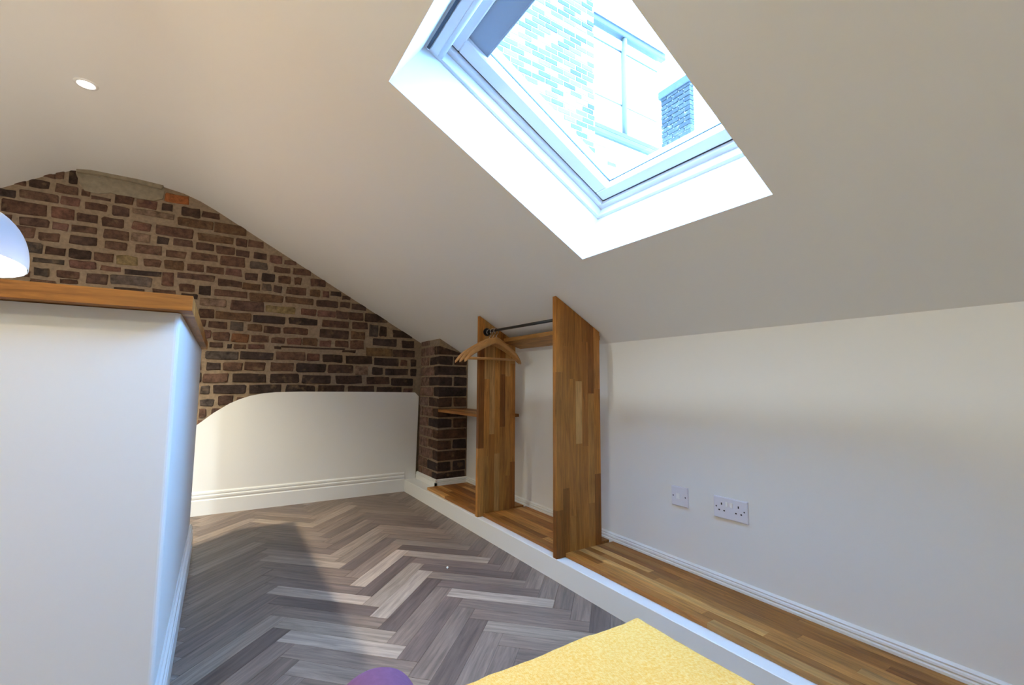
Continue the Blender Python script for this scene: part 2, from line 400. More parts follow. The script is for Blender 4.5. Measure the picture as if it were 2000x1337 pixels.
# each brick of the gable, read off the photograph: (left, top, right, bottom[, colour])
TILES = [
 (0, 310, 5.14, [
  (370,130,555,190),(560,100,635,200),(690,100,785,255,'k'),(100,205,260,268),(285,195,500,300,'k'),(550,250,780,360),(810,300,905,370),
  (-60,290,150,385,'k'),(190,315,590,430),(600,370,800,470,'r'),(0,405,470,570),(510,480,750,610,'r'),(-40,545,120,620),(185,580,490,690),
  (515,630,690,720,'r'),(100,660,350,790),(385,730,600,830),(220,830,420,950,'g'),(450,880,660,970),(690,900,910,1010,'k'),
  (320,990,650,1060,'g'),(690,1010,970,1110,'r'),(330,1090,490,1180,'g'),(560,1110,800,1200),(300,1205,560,1245),(600,1205,780,1255),
  (-330,150,-60,250),(-420,290,-90,385),(-300,405,-30,520),(-420,545,-70,650),(-300,680,60,790),(-260,830,190,950),(-300,990,290,1060),(-280,1090,300,1180)]),
 (180, 320, 4.773, [
  (-10,300,175,345),(205,285,385,380),(410,325,610,420,'r'),(650,365,755,440,'k'),(680,275,905,375,'o'),(-75,355,145,440),(185,385,345,490),
  (375,420,770,505,'p'),(835,400,1010,500,'k'),(-150,455,57,545),(85,490,295,595),(370,532,550,625,'r'),(585,570,945,690),(795,500,1130,605,'b'),
  (-200,570,48,650),(100,605,340,710),(365,637,545,735,'p'),(600,670,715,750,'k'),(755,690,940,775),(-218,665,42,760,'k'),(110,715,325,805),
  (400,745,650,850),(685,800,875,880),(920,825,1170,910),(15,820,200,915),(220,845,420,945,'y'),(480,880,640,960),(670,890,855,985,'b'),(880,925,1040,1005),
  (75,945,260,1000,'r'),(300,980,650,1050,'k'),(655,1005,760,1140,'r'),(785,1010,1145,1090),(-60,1015,140,1125),(165,1030,560,1140,'g'),
  (810,1115,955,1195),(200,1150,490,1195,'k'),(560,1160,780,1215),(830,1205,980,1255,'k')]),
 (380, 420, 6.686, [
  (95,-50,330,45),(250,95,680,265,'b'),(40,235,510,372,'b'),(540,300,690,412),(705,320,900,432),(20,350,250,465),(285,395,520,515),
  (540,445,725,545),(775,480,945,580),(985,510,1150,635,'r'),(1180,585,1330,650),(340,530,660,672),(725,600,955,712,'g'),(1035,668,1255,760),(1290,690,1520,790),
  (145,665,380,770),(405,690,620,800,'r'),(655,745,830,850),(880,750,1055,872,'k'),(1090,785,1265,895),(1305,810,1395,910),
  (305,835,615,940),(630,880,860,982,'b'),(880,895,1005,985,'g'),(1030,915,1145,1010,'k'),(1200,935,1460,1042),
  (50,915,215,1045,'k'),(255,970,690,1080),(715,1015,1160,1142,'b'),(1190,1065,1550,1165,'b'),(60,1075,420,1200,'p'),(470,1105,905,1262),(930,1180,1320,1285,'y'),(1390,1215,1590,1312,'r')]),
 (380, 600, 5.573, [
  (40,15,215,120),(225,45,615,145,'b'),(640,85,985,180,'k'),(1025,110,1340,195,'k'),(60,130,120,210),(150,145,355,230),(385,155,535,252,'g'),(575,180,730,258,'b'),
  (755,205,935,285),(970,215,1235,300),(90,245,175,335,'r'),(195,265,385,360),(400,282,590,385,'o2'),(620,300,805,378),(835,325,980,395),(1010,330,1165,405,'r'),
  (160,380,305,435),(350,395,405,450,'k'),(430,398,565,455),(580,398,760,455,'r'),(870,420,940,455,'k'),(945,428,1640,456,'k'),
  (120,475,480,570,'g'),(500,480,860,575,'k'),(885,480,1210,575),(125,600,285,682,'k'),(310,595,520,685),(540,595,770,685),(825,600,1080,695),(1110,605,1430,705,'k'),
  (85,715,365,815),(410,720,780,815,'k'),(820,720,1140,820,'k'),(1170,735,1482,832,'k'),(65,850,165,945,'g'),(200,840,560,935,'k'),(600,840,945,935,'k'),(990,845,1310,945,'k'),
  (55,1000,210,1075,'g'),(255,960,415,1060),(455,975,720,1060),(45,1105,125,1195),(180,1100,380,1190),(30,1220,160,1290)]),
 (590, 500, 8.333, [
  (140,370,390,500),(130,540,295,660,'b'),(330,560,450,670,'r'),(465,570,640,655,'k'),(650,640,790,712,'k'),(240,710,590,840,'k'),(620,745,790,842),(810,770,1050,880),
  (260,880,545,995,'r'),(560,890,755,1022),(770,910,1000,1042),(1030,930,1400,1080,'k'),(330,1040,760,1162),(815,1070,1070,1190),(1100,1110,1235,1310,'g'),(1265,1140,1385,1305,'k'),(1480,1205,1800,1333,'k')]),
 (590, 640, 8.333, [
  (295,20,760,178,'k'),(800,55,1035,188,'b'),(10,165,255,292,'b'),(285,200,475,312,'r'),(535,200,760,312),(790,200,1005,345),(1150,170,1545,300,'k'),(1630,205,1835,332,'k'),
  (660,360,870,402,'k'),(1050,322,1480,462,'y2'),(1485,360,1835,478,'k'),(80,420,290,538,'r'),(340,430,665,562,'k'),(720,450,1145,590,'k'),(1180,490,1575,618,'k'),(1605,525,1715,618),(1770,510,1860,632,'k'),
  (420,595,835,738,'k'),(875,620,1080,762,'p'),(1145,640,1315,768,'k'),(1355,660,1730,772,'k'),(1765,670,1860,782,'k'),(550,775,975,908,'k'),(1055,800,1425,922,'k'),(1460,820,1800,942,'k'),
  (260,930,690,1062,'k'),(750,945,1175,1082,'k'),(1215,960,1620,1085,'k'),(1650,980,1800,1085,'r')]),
]
BC = {None: [(0.100, 0.052, 0.034), (0.085, 0.043, 0.029), (0.112, 0.060, 0.040), (0.078, 0.043, 0.032)],
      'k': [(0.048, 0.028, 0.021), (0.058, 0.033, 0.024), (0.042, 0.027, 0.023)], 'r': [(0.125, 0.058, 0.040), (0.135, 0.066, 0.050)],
      'o': [(0.34, 0.11, 0.035)], 'o2': [(0.17, 0.075, 0.036)], 'y': [(0.20, 0.14, 0.065)], 'y2': [(0.16, 0.095, 0.045)], 'p': [(0.17, 0.105, 0.070), (0.18, 0.115, 0.078)],
      'g': [(0.085, 0.062, 0.050), (0.072, 0.054, 0.046)], 'b': [(0.115, 0.062, 0.034), (0.105, 0.056, 0.030)]}
rng = random.Random(5); laid = []
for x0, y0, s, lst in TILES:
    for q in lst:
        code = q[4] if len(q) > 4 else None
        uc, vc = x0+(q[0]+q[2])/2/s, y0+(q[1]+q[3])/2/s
        a = on_far(x0+q[0]/s, vc, BO).x; b_ = on_far(x0+q[2]/s, vc, BO).x
        pc_ = on_far(uc, vc, BO)
        def pv(dx):
            dd = Vector((pc_.x+dx, fary(pc_.x+dx, BO), pc_.z))-CAMP; zz = dd.dot(FWD)
            return 1000+FPX*dd.dot(RGT)/zz, 668.5-FPX*dd.dot(UPV)/zz
        (ua, va), (ub, vb) = pv(-.05), pv(.05)
        cor = abs((vb-va)/(ub-ua))*(q[2]-q[0])/2*0.6          # the courses run aslant in the picture
        cor = min(cor, (q[3]-q[1])*0.20)
        zt = on_far(uc, y0+(q[1]+cor)/s, BO).z; zb = on_far(uc, y0+(q[3]-cor)/s, BO).z
        if b_ < XL+.05: continue
        a = max(a, XL+.02)
        e = 0.0
        ring = brick_ring(a-e, b_+e, zb-e, zt+e, rng, 0.004)
        laid.append((a, b_, zb, zt)); proud = rng.uniform(-0.003, 0.005)
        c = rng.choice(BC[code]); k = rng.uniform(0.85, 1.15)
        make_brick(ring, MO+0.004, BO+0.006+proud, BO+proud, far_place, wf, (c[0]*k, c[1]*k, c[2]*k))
# the courses the photograph does not show (behind the partition and beyond the frame)
def ceil_z(x):
    if x > prof[0][0]: return slope(x)
    for (xa, za), (xb, zb_) in zip(prof, prof[1:]):
        if xb <= x <= xa: return za + (zb_-za)*(xa-x)/(xa-xb)
    return prof[-1][1]
fill = []
z = 0.40; row = 0
while z < 2.25:
    x = XL+.02 + (row % 2)*0.12
    while x < 0.1:
        w = rng.choice((0.22, 0.235, 0.11))
        ok = z+.08 < min(ceil_z(x), ceil_z(x+w)) and not (x+w > -.16 and z < .62) and not (x+w > -1.0 and z > 2.08)
        ok = ok and not any(x < q[1]+.004 and x+w > q[0]-.004 and z < q[3]+.004 and z+.07 > q[2]-.004 for q in laid)
        if ok: fill.append((x, x+w, z, z+.07))
        x += w+0.016
    z += 0.088; row += 1
fill.sort(key=lambda q: -q[0])
spare_v, spare_f = [], []
for q in fill:
    c = rng.choice(BC[rng.choice((None, None, 'k', 'r'))]); ring = brick_ring(*q, rng, 0.004)
    if len(laid) < 300:
        make_brick(ring, MO+.004, BO+.006, BO, far_place, wf, c); laid.append(q)
    else:
        n = len(ring); b0 = len(spare_v)
        spare_v += [far_place(p[0], p[1], MO+.004) for p in ring] + [far_place(p[0], p[1], BO) for p in ring]
        spare_f += [tuple(range(b0+n, b0+2*n))] + [(b0+i, b0+(i+1) % n, b0+n+(i+1) % n, b0+n+i) for i in range(n)]
if spare_f:
    o = mesh('more_bricks', spare_v, spare_f, M_BRICK, wf); o.color = (.09, .048, .032, 1); o['kind'] = 'stuff'
# concrete patch under the ridge
cp = [(150,327),(200,333),(260,347),(318,362),(322,372),(318,388),(300,392),(262,386),(235,382),(215,376),(190,378),(165,372),(155,355),(148,338)]
v = []
for k, off in enumerate((MO+.004, BO-.002)):
    for u, vv in cp:
        p = on_far(u, vv, BO); v.append((p.x, fary(p.x, off), p.z))
n = len(cp)
mesh('concrete_patch', v, [tuple(range(n, 2*n))] + [(i, (i+1) % n, n+(i+1) % n, n+i) for i in range(n)], M_CONC, wf)
lip = [(150,326),(205,332),(262,345),(320,364),(316,371),(255,356),(200,345),(152,338)]
v = []
for k, off in enumerate((MO+.004, BO-.028)):
    for u, vv in lip:
        p = on_far(u, vv, BO); v.append((p.x, fary(p.x, off), p.z))
n = len(lip)
mesh('concrete_lip', v, [tuple(range(n, 2*n))] + [(i, (i+1) % n, n+(i+1) % n, n+i) for i in range(n)], M_CONC, wf)
# plaster dado with a swept top
dp = [(1.492, 0.02), (1.492, 0.815), (1.470, 0.836), (0.968, 0.843), (0.55, 0.846), (0.363, 0.842), (0.28, 0.834), (0.196, 0.816), (0.13, 0.792), (0.07, 0.762), (-0.02, 0.699), (-0.12, 0.612), (-0.25, 0.52), (-0.45, 0.42), (-0.8, 0.36), (-1.9, 0.34), (-1.9, 0.02)]
n = len(dp); rings = []
for off, ins in ((MO+.002, 0), (0.024, 0), (0.016, 0.005), (0.012, 0.015)):
    rg = []
    for i, (x, z) in enumerate(dp):
        a, b_ = Vector(dp[i-1]), Vector(dp[(i+1) % n]); t = (b_-a).normalized(); nn = Vector((t.y, -t.x))
        if 0 < i < n-1: xx, zz = x + nn.x*ins*-1*-1, z + nn.y*ins
        else: xx, zz = x, z
        rg.append((xx, fary(xx, off), zz))
    rings.append(rg)
cen = Vector((0, 0.3))
v = [p for rg in rings for p in rg]
f = [tuple(range(3*n, 4*n))]
for k in range(3): f += [(k*n+i, k*n+(i+1) % n, (k+1)*n+(i+1) % n, (k+1)*n+i) for i in range(n)]
dado = mesh('plaster_dado', v, f, M_WALL, wf)
for p in dado.data.polygons: p.use_smooth = len(p.vertices) == 4

# ---- brick pier in the corner (real bonded bricks around a mortar core)
PX, PY = 1.508, 3.478
pier = empty('brick_pier', (PX, PY, 0.1))
tag(pier, 'narrow exposed brick pier in the corner behind the clothes hangers', 'pier')
PT = slope(PX+0.008)
core = mesh('mortar_core', [(PX+.008, PY+.008, 0.09), (W-.002, PY+.008, 0.09), (W-.002, fary(W), .09), (PX+.008, fary(PX), .09),
      (PX+.008, PY+.008, PT), (W-.002, PY+.008, slope(W-.002)), (W-.002, fary(W), slope(W-.002)), (PX+.008, fary(PX), PT)],
      [(0, 1, 5, 4), (0, 3, 7, 4), (4, 5, 6, 7), (1, 2, 6, 5), (2, 3, 7, 6)], M_MORTAR)
adopt(core, pier)
def bonded(x0, x1, y0, y1, z0, z1, col):
    bm = bmesh.new(); bm_box(bm, (x0, y0, z0), (x1, y1, z1))
    for vv in bm.verts:
        vv.co += Vector([rng.uniform(-.0045, .0045) for _ in range(3)])
        if vv.co.z > slope(vv.co.x)-.004: vv.co.z = max(slope(vv.co.x)-.004, z0+.001)
    bmesh.ops.bevel(bm, geom=list(bm.edges), offset=0.006, segments=1, affect='EDGES')
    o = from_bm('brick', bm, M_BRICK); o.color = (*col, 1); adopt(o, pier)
z = 0.135; row = 0; H = 0.0865
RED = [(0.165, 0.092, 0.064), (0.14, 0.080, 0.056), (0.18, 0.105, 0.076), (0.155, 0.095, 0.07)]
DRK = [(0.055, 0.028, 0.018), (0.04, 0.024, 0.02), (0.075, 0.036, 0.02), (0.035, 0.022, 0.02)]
YE = fary(PX)-.012
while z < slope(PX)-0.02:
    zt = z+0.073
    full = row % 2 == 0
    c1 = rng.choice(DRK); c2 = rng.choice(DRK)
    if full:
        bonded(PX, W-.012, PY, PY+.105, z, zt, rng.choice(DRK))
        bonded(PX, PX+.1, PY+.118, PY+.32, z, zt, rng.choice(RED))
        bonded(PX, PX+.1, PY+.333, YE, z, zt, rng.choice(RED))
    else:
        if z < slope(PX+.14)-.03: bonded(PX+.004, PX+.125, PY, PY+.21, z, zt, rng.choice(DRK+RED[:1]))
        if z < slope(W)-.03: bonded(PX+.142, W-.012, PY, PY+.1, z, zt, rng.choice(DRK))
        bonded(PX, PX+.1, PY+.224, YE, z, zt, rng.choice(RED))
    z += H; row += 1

# ---- skirting boards (moulded)
def moulding(z0, h, t):                       # (distance out from wall, height)
    return [(0, z0), (t, z0), (t, z0+h*.60), (t*.72, z0+h*.64), (t*.95, z0+h*.72), (t*.95, z0+h*.78), (t*.62, z0+h*.81),
            (t*.80, z0+h*.87), (t*.72, z0+h*.93), (t*.40, z0+h*.96), (t*.30, z0+h), (0, z0+h)]
def skirting(name, p0, p1, outw, pf, parent=None, mat=M_GLOSS):
    p0, p1, outw = Vector(p0), Vector(p1), Vector(outw); n = len(pf)
    v = [p0 + outw*a + Vector((0, 0, z)) for a, z in pf] + [p1 + outw*a + Vector((0, 0, z)) for a, z in pf]
    f = [tuple(range(n)), tuple(range(n, 2*n))] + [(i, (i+1) % n, n+(i+1) % n, n+i) for i in range(n)]
    return mesh(name, v, f, mat, parent)
sf = skirting('baseboard_far', (-1.9, fary(-1.9, .018), 0), (WP+.0, fary(WP, .018), 0), (0, -1, 0), moulding(0, 0.168, 0.018))
tag(sf, 'tall moulded white skirting along the foot of the brick wall', 'skirting', kind='structure')
lowp = [(0, .06), (.018, .06), (.018, .128), (.011, .131), (.016, .137), (.015, .143), (.010, .146), (.012, .151), (.004, .156), (0, .157)]
sr = skirting('baseboard_right', (W, YB, 0), (W, PY, 0), (-1, 0, 0), lowp)
tag(sr, 'low ridged white skirting above the oak boards along the knee wall', 'skirting', kind='structure')
pp = moulding(0.10, 0.062, 0.017)
s1 = skirting('baseboard_pier', (PX, fary(PX), 0), (PX, PY-.017, 0), (-1, 0, 0), pp)
skirting('pier_front_skirting', (PX-.017, PY, 0), (W, PY, 0), (0, -1, 0), pp, s1)
tag(s1, 'white moulded skirting wrapping the foot of the brick pier', 'skirting', kind='structure')

# ---- low platform: white fascia and its top
pf = empty('trim_1', (WP, 1.2, 0))
tag(pf, 'white painted plinth fascia running along the floor edge', 'plinth', kind='structure')
adopt(box('fascia_board', (WP, YB, -0.003), (WP+.018, fary(WP), 0.101), M_GLOSS, bev=0.002), pf)
adopt(mesh('plinth_top', [(WP+.017, YB, .0995), (W, YB, .0995), (W, 4.05, .0995), (WP+.017, 4.05, .0995)], [(0, 1, 2, 3)], M_GLOSS), pf)

# ---- half-height partition on the left with oak worktop
FX0, FX1, FY0, FY1 = -1.75, -0.10, 1.50, 3.12
wp = empty('wall_partition', (-0.9, 2.3, 0))
tag(wp, 'half-height plastered partition with a daylit end', 'partition', kind='structure')
TH = 0.12
out = [(FX1, FY0), (FX1, FY1), (FX1-TH, FY1), (FX1-TH, FY0+TH), (FX0, FY0+TH), (FX0, FY0)]
core_o = prism('plastered_core', out, 'z', 0, 1.112, M_WALL)
bm = bmesh.new(); bm.from_mesh(core_o.data)
es = [e for e in bm.edges if abs(e.verts[0].co.z-e.verts[1].co.z) > .5 and e.verts[0].co.x > -0.3]
bmesh.ops.bevel(bm, geom=es, offset=0.012, segments=4, affect='EDGES', profile=.5)
bm.to_mesh(core_o.data); bm.free(); adopt(core_o, wp)
adopt(skirting('end_skirting', (FX1, FY0-.015, 0), (FX1, FY1+.015, 0), (1, 0, 0), moulding(0, .15, .018)), wp)
adopt(skirting('front_skirting', (FX0, FY0, 0), (FX1+.017, FY0, 0), (0, -1, 0), moulding(0, .15, .018)), wp)
wt = empty('oak_capping', (-0.9, 1.5, 1.114))
tag(wt, 'thick oak capping along the top of the half-height partition', 'capping')
rng = random.Random(11)
CX0, CX1, CY0, CY1, CW = FX0, -0.073, 1.448, 3.112, 0.172
def cap_staves(lo, hi, a0, n, along):
    w = CW/n
    for i in range(n):
        p = lo
        while p < hi-.01:
            p1 = min(p+rng.uniform(.28, .75), hi)
            if hi-p1 < .12: p1 = hi
            if along == 'x': A, B_ = (p, a0+i*w, 1.114), (p1, a0+(i+1)*w, 1.154)
            else: A, B_ = (a0+i*w, p, 1.114), (a0+(i+1)*w, p1, 1.154)
            o = box('stave', A, B_, M_OAKX if along == 'x' else M_OAKY, bev=.0004); o.color = oak_col(rng, 1.08); adopt(o, wt); p = p1
cap_staves(CX0, CX1, CY0, 4, 'x'); cap_staves(CY0+CW, CY1, CX1-CW, 4, 'y')

# ================================================================== WINDOW
w1 = empty('window_1', SP(1.09, 1.02, .2))
tag(w1, 'white framed roof skylight with bright daylight outside', 'window', kind='structure')
def slab(name, s0, s1, y0, y1, h0, h1, mat, bev=0.0, parent=w1):
    bm = bmesh.new(); bm_box(bm, (s0, y0, h0), (s1, y1, h1), bev)
    for vv in bm.verts: vv.co = SP(vv.co.x, vv.co.y, vv.co.z)
    return adopt(from_bm(name, bm, mat), parent)
RS0, RS1, RY0, RY1, RH = 0.622, 1.548, 0.631, 1.412, 0.212
q0 = [SP(HS0, HY0), SP(HS1, HY0), SP(HS1, HY1), SP(HS0, HY1)]
q1 = [SP(RS0, RY0, RH), SP(RS1, RY0, RH), SP(RS1, RY1, RH), SP(RS0, RY1, RH)]
adopt(mesh('reveal', q0+q1, [(i, (i+1) % 4, 4+(i+1) % 4, 4+i) for i in range(4)], M_CEIL), w1)
def ring_frame(name, s0, s1, y0, y1, h0, h1, wb, wt_, wy, mat, bev=.002):
    """a frame of four rails joined in one part"""
    bm = bmesh.new()
    bm_box(bm, (s0, y0, h0), (s0+wb, y1, h1), bev); bm_box(bm, (s1-wt_, y0, h0), (s1, y1, h1), bev)
    bm_box(bm, (s0+wb-.001, y0, h0), (s1-wt_+.001, y0+wy, h1), bev); bm_box(bm, (s0+wb-.001, y1-wy, h0), (s1-wt_+.001, y1, h1), bev)
    for vv in bm.verts: vv.co = SP(vv.co.x, vv.co.y, vv.co.z)
    return adopt(from_bm(name, bm, mat), w1)
ring_frame('lining_groove', RS0-.03, RS1+.03, RY0-.03, RY1+.03, .212, .250, .045, .045, .045, M_PVC)
ring_frame('fixed_frame', RS0-.03, RS1+.03, RY0-.03, RY1+.03, .250, .360, .066, .066, .066, M_PVC)
ring_frame('gasket', RS0+.034, RS1-.034, RY0+.034, RY1-.034, .268, .350, .006, .006, .006, M_DARKGAP, 0)
ring_frame('sash', RS0+.042, RS1-.055, RY0+.042, RY1-.042, .262, .345, .048, .042, .066, M_PVC, .004)
ring_frame('glazing_seal', RS0+.088, RS1-.095, RY0+.106, RY1-.106, .297, .303, .005, .005, .005, M_DARKGAP, 0)
slab('pane', RS0+.085, RS1-.09, RY0+.10, RY1-.10, .300, .306, M_GLASS)
# top rail, ventilation bar and half-drawn blind
slab('dark_slot', RS1-.018, RS1-.008, RY0+.005, RY1-.014, .203, .212, M_DARKGAP)
slab('vent_flap', RS1-.052, RS1-.018, RY0+.004, RY1-.014, .204, .262, M_PVC, .004)
bm = bmesh.new(); tube(bm, [SP(RS1-.058, RY0+.01, .215), SP(RS1-.058, RY1-.018, .215)], .011, 14)
adopt(from_bm('vent_bar', bm, M_PVC, smooth=True), w1)
slab('blind', RS1-.178, RS1-.094, RY0+.107, RY1-.107, .278, .282, M_BLIND)
slab('blind_edge_bar', RS1-.184, RS1-.176, RY0+.107, RY1-.107, .276, .286, M_BLIND, .002)

# ================================================================== WARDROBE
wd = empty('open_wardrobe', (1.55, 2.18, 0.10))
tag(wd, 'open oak wardrobe of two upright stave panels under the slope', 'wardrobe')
rng = random.Random(3)
def panel(x0, x1, y0, y1, zb):
    pn = empty('side_panel', (x0, y0, zb)); adopt(pn, wd); pn.location = (x0, y0, zb)
    n = round((x1-x0)/.0415); w = (x1-x0)/n
    for i in range(n):
        a, b_ = x0+i*w+.0001, x0+(i+1)*w-.0001
        z = zb; first = True
        while True:
            L = rng.uniform(.12, .55) if first else rng.uniform(.3, .7); first = False
            top = z+L > slope(b_)-.10
            if top: poly = [(a, z), (b_, z), (b_, slope(b_)-.003), (a, slope(a)-.003)]
            else: poly = [(a, z), (b_, z), (b_, z+L-.0002), (a, z+L-.0002)]
            o = prism('stave', poly, 'y', y0, y1, M_OAKZ); o.color = oak_col(rng)
            o.parent = pn; o.matrix_parent_inverse = Matrix.Translation((x0, y0, zb)).inverted()
            if top: break
            z += L
    return pn
AY0, AY1, BY0, BY1 = 1.772, 1.799, 2.573, 2.600
pa = panel(WP+.001, 1.682, AY0, AY1, .1015)
pb = panel(WP+.004, 1.672, BY0, BY1, .1015)
for pn, x0, y0 in ((pa, WP+.001, AY0), (pb, WP+.004, BY0)):
    pn.matrix_parent_inverse = Matrix.Translation(wd.location).inverted()
# top shelf against the ceiling
tsh = [(1.575, 1.208), (1.712, 1.168), (1.712, 1.1905), (1.578, 1.232)]
o = prism('top_shelf', tsh, 'y', AY1, BY0, M_OAKY); o.color = (0.40, 0.19, 0.055, 1); adopt(o, wd)
# clothes rail with flanges
RX, RZ = 1.447, 1.266
bm = bmesh.new(); tube(bm, [(RX, AY1+.001, RZ-.004), (RX, BY0-.001, RZ+.002)], .0085, 16)
rail = adopt(from_bm('clothes_rail', bm, M_BLACK, smooth=True), wd)
for yy, sg in ((BY0, -1), (AY1, 1)):
    bm = bmesh.new()
    tube(bm, [(RX, yy, RZ), (RX, yy+sg*.006, RZ), (RX, yy+sg*.0062, RZ), (RX, yy+sg*.022, RZ)], [.026, .026, .014, .013], 20)
    o = from_bm('rail_flange', bm, M_BLACK); o.parent = rail
    o.matrix_parent_inverse = Matrix.Translation(wd.location).inverted() if False else Matrix.Identity(4)
# boards on the platform
def board(name, label, x0, x1, y0, y1, z0, z1, seed, lo=.30, hi=.8):
    bd = empty(name, ((x0+x1)/2, (y0+y1)/2, z0)); tag(bd, label, 'board', 'oak boards on the white plinth')
    rg = random.Random(seed); n = round((x1-x0)/.041); w = (x1-x0)/n
    for i in range(n):
        y = y0
        while y < y1-.001:
            ye = min(y+rg.uniform(lo, hi)*(rg.uniform(.3, 1) if y == y0 else 1), y1)
            if y1-ye < .10: ye = y1
            o = box('stave', (x0+i*w+.0001, y+.0001, z0), (x0+(i+1)*w-.0001, ye-.0001, z1), M_OAKY, bev=.0004)
            o.color = oak_col(rg, .92); adopt(o, bd); y = ye
    return bd
board('plinth_board', 'long bare oak board on the plinth below the wall sockets', 1.446, W-.019, YB+.005, AY0-.001, .1005, .1205, 1)
board('plinth_board', 'short oak board on the plinth between the two wardrobe panels', 1.434, W-.019, AY1+.001, BY0-.001, .1005, .1205, 2)
board('plinth_board', 'small oak board on the plinth at the foot of the brick pier', 1.412, W-.019, BY1+.001, PY-.045, .1005, .1205, 4)
# corner shelf beside the pier
cs = empty('corner_shelf', (1.6, 3.1, .70)); tag(cs, 'small oak wall shelf between the brick pier and the wardrobe panel', 'shelf')
rg = random.Random(9); n = 7; w = (W-1.508)/n
for i in range(n):
    o = box('stave', (1.508+i*w+.0001, 2.69, .701), (1.508+(i+1)*w-.0001, PY-.004, .722), M_OAKY, bev=.0004); o.color = oak_col(rg, 1.0); adopt(o, cs)

# ---- wooden hangers
def hanger(yc, rot, lean, label):
    h = empty('coat_hanger', (RX, yc, RZ)); tag(h, label, 'hanger', 'wooden hangers on the rail')
    # hook
    pts = []
    for k in range(15):
        a = math.radians(-35+k*18.5); pts.append((0.019*math.cos(a)*-1, 0, .004 + 0.019*math.sin(a)-.009))
    pts = pts[::-1]; pts = [(-p[0], 0, p[2]) for p in pts]
    pts = [p for p in pts] + [(0.004, 0, -.030), (0, 0, -.040), (0, 0, -.055)]
    bm = bmesh.new(); tube(bm, pts, .0018, 8)
    o = from_bm('hook', bm, M_CHROME, smooth=True); o.parent = h
    # curved shoulders: one swept wooden arm
    cl = []
    for k in range(-12, 13):
        t = k/12; x = .222*t
        z = -.062 - .118*abs(t)**1.25 - .018*max(0, abs(t)-.8)/.2
        cl.append((x, .018*t*t, z))
    bm = bmesh.new(); rings = []
    for k, (x, yy, z) in enumerate(cl):
        t = abs(k-12)/12; hh = .022*(1-.35*t); tt = .0065*(1+.35*t*t)
        if k in (0, 24): hh *= .6; tt *= .7
        rings.append([bm.verts.new((x+c*0, yy+tt*math.cos(a), z+hh*math.sin(a))) for a in [2*math.pi*j/10 for j in range(10)] for c in (0,)])
    for i in range(len(rings)-1):
        for j in range(10): bm.faces.new((rings[i][j], rings[i][(j+1) % 10], rings[i+1][(j+1) % 10], rings[i+1][j]))
    bm.faces.new(rings[0][::-1]); bm.faces.new(rings[-1])
    o = from_bm('shoulder_arm', bm, M_HANGER, smooth=True); o.parent = h
    bm = bmesh.new(); tube(bm, [(-.205, .012, -.178), (.205, .012, -.178)], .0052, 10)
    o = from_bm('trouser_bar', bm, M_HANGER, smooth=True); o.parent = h
    h.rotation_euler = (lean, 0, rot)
    return h
hanger(2.450, 0.13, 0.0, 'wooden coat hanger nearest the camera on the black rail')
hanger(2.492, 0.0, 0.0, 'wooden coat hanger in the middle of the three on the rail')
hanger(2.535, -0.13, 0.0, 'wooden coat hanger hanging closest to the oak panel')

# ---- wall plates
def plate(name, label, y_left, wdt, z0, z1, cat):
    e = empty(name, (W, y_left-wdt/2, (z0+z1)/2)); tag(e, label, cat)
    bm = bmesh.new(); bm_box(bm, (W-.009, y_left-wdt, z0), (W-.0005, y_left, z1))
    es = [ed for ed in bm.edges if all(vv.co.x < W-.008 for vv in ed.verts)]
    bmesh.ops.bevel(bm, geom=es, offset=.004, segments=3, affect='EDGES', profile=.5)
    adopt(from_bm('faceplate', bm, M_PLAST), e)
    return e
def disc(e, name, y, z, r, mat, d=.0006):
    bm = bmesh.new(); tube(bm, [(W-.009-d, y, z), (W-.0088, y, z)], r, 14)
    adopt(from_bm(name, bm, mat), e)
e = plate('fused_switch', 'single white switch plate on the knee wall', 1.407, .086, .386, .472, 'switch')
adopt(box('rocker', (W-.0125, 1.376, .420), (W-.0085, 1.362, .442), plain('white_rocker', (.9, .9, .92), .3), bev=.0015), e)
for yy in (1.396, 1.332): disc(e, 'screw', yy, .429, .0032, M_SCREW)
e = plate('double_socket', 'white twin power socket beside the single switch', 1.194, .146, .384, .470, 'socket')
MR = bpy.data.materials['white_rocker']
for yc in (1.1335, 1.1135):
    adopt(box('rocker', (W-.0125, yc-.006, .434), (W-.0085, yc+.006, .454), MR, bev=.0015), e)
for yc in (1.1575, 1.0845):
    adopt(box('pin_slot', (W-.0096, yc-.0025, .438), (W-.0086, yc+.0025, .447), M_HOLE), e)
    for dy in (-.011, .011):
        adopt(box('pin_slot', (W-.0096, yc+dy-.0035, .414), (W-.0086, yc+dy+.0035, .419), M_HOLE), e)
for yy in (1.1813, 1.0607): disc(e, 'screw', yy, .429, .0032, M_SCREW)

# ================================================================== LAMPS
def downlight(x, y, z, label, power, col=DOWN_COL):
    e = empty('downlight', (x, y, z)); tag(e, label, 'downlight', 'ceiling spotlights')
    bm = bmesh.new(); lathe(bm, [(.030, .004), (.030, -.002), (.034, -.006), (.044, -.005), (.046, .0)], 40)
    o = from_bm('bezel', bm, M_PVC, e, smooth=True)
    bm = bmesh.new(); lathe(bm, [(.0005, -.0025), (.0295, -.0015), (.0295, .003), (.0005, .003)], 32)
    o = from_bm('lens', bm, M_LED, e)
    ld = bpy.data.lights.new('downlight_beam', 'SPOT'); ld.energy = power; ld.color = col
    ld.spot_size = math.radians(112); ld.spot_blend = 1.0; ld.shadow_soft_size = 0.028
    lo = bpy.data.objects.new('beam', ld); COL.objects.link(lo); lo.parent = e; lo.location = (0, 0, -.035)
    return e
downlight(-0.610, 2.784, 2.3235, 'bright round spotlight set in the ceiling above the partition', DOWN_W)
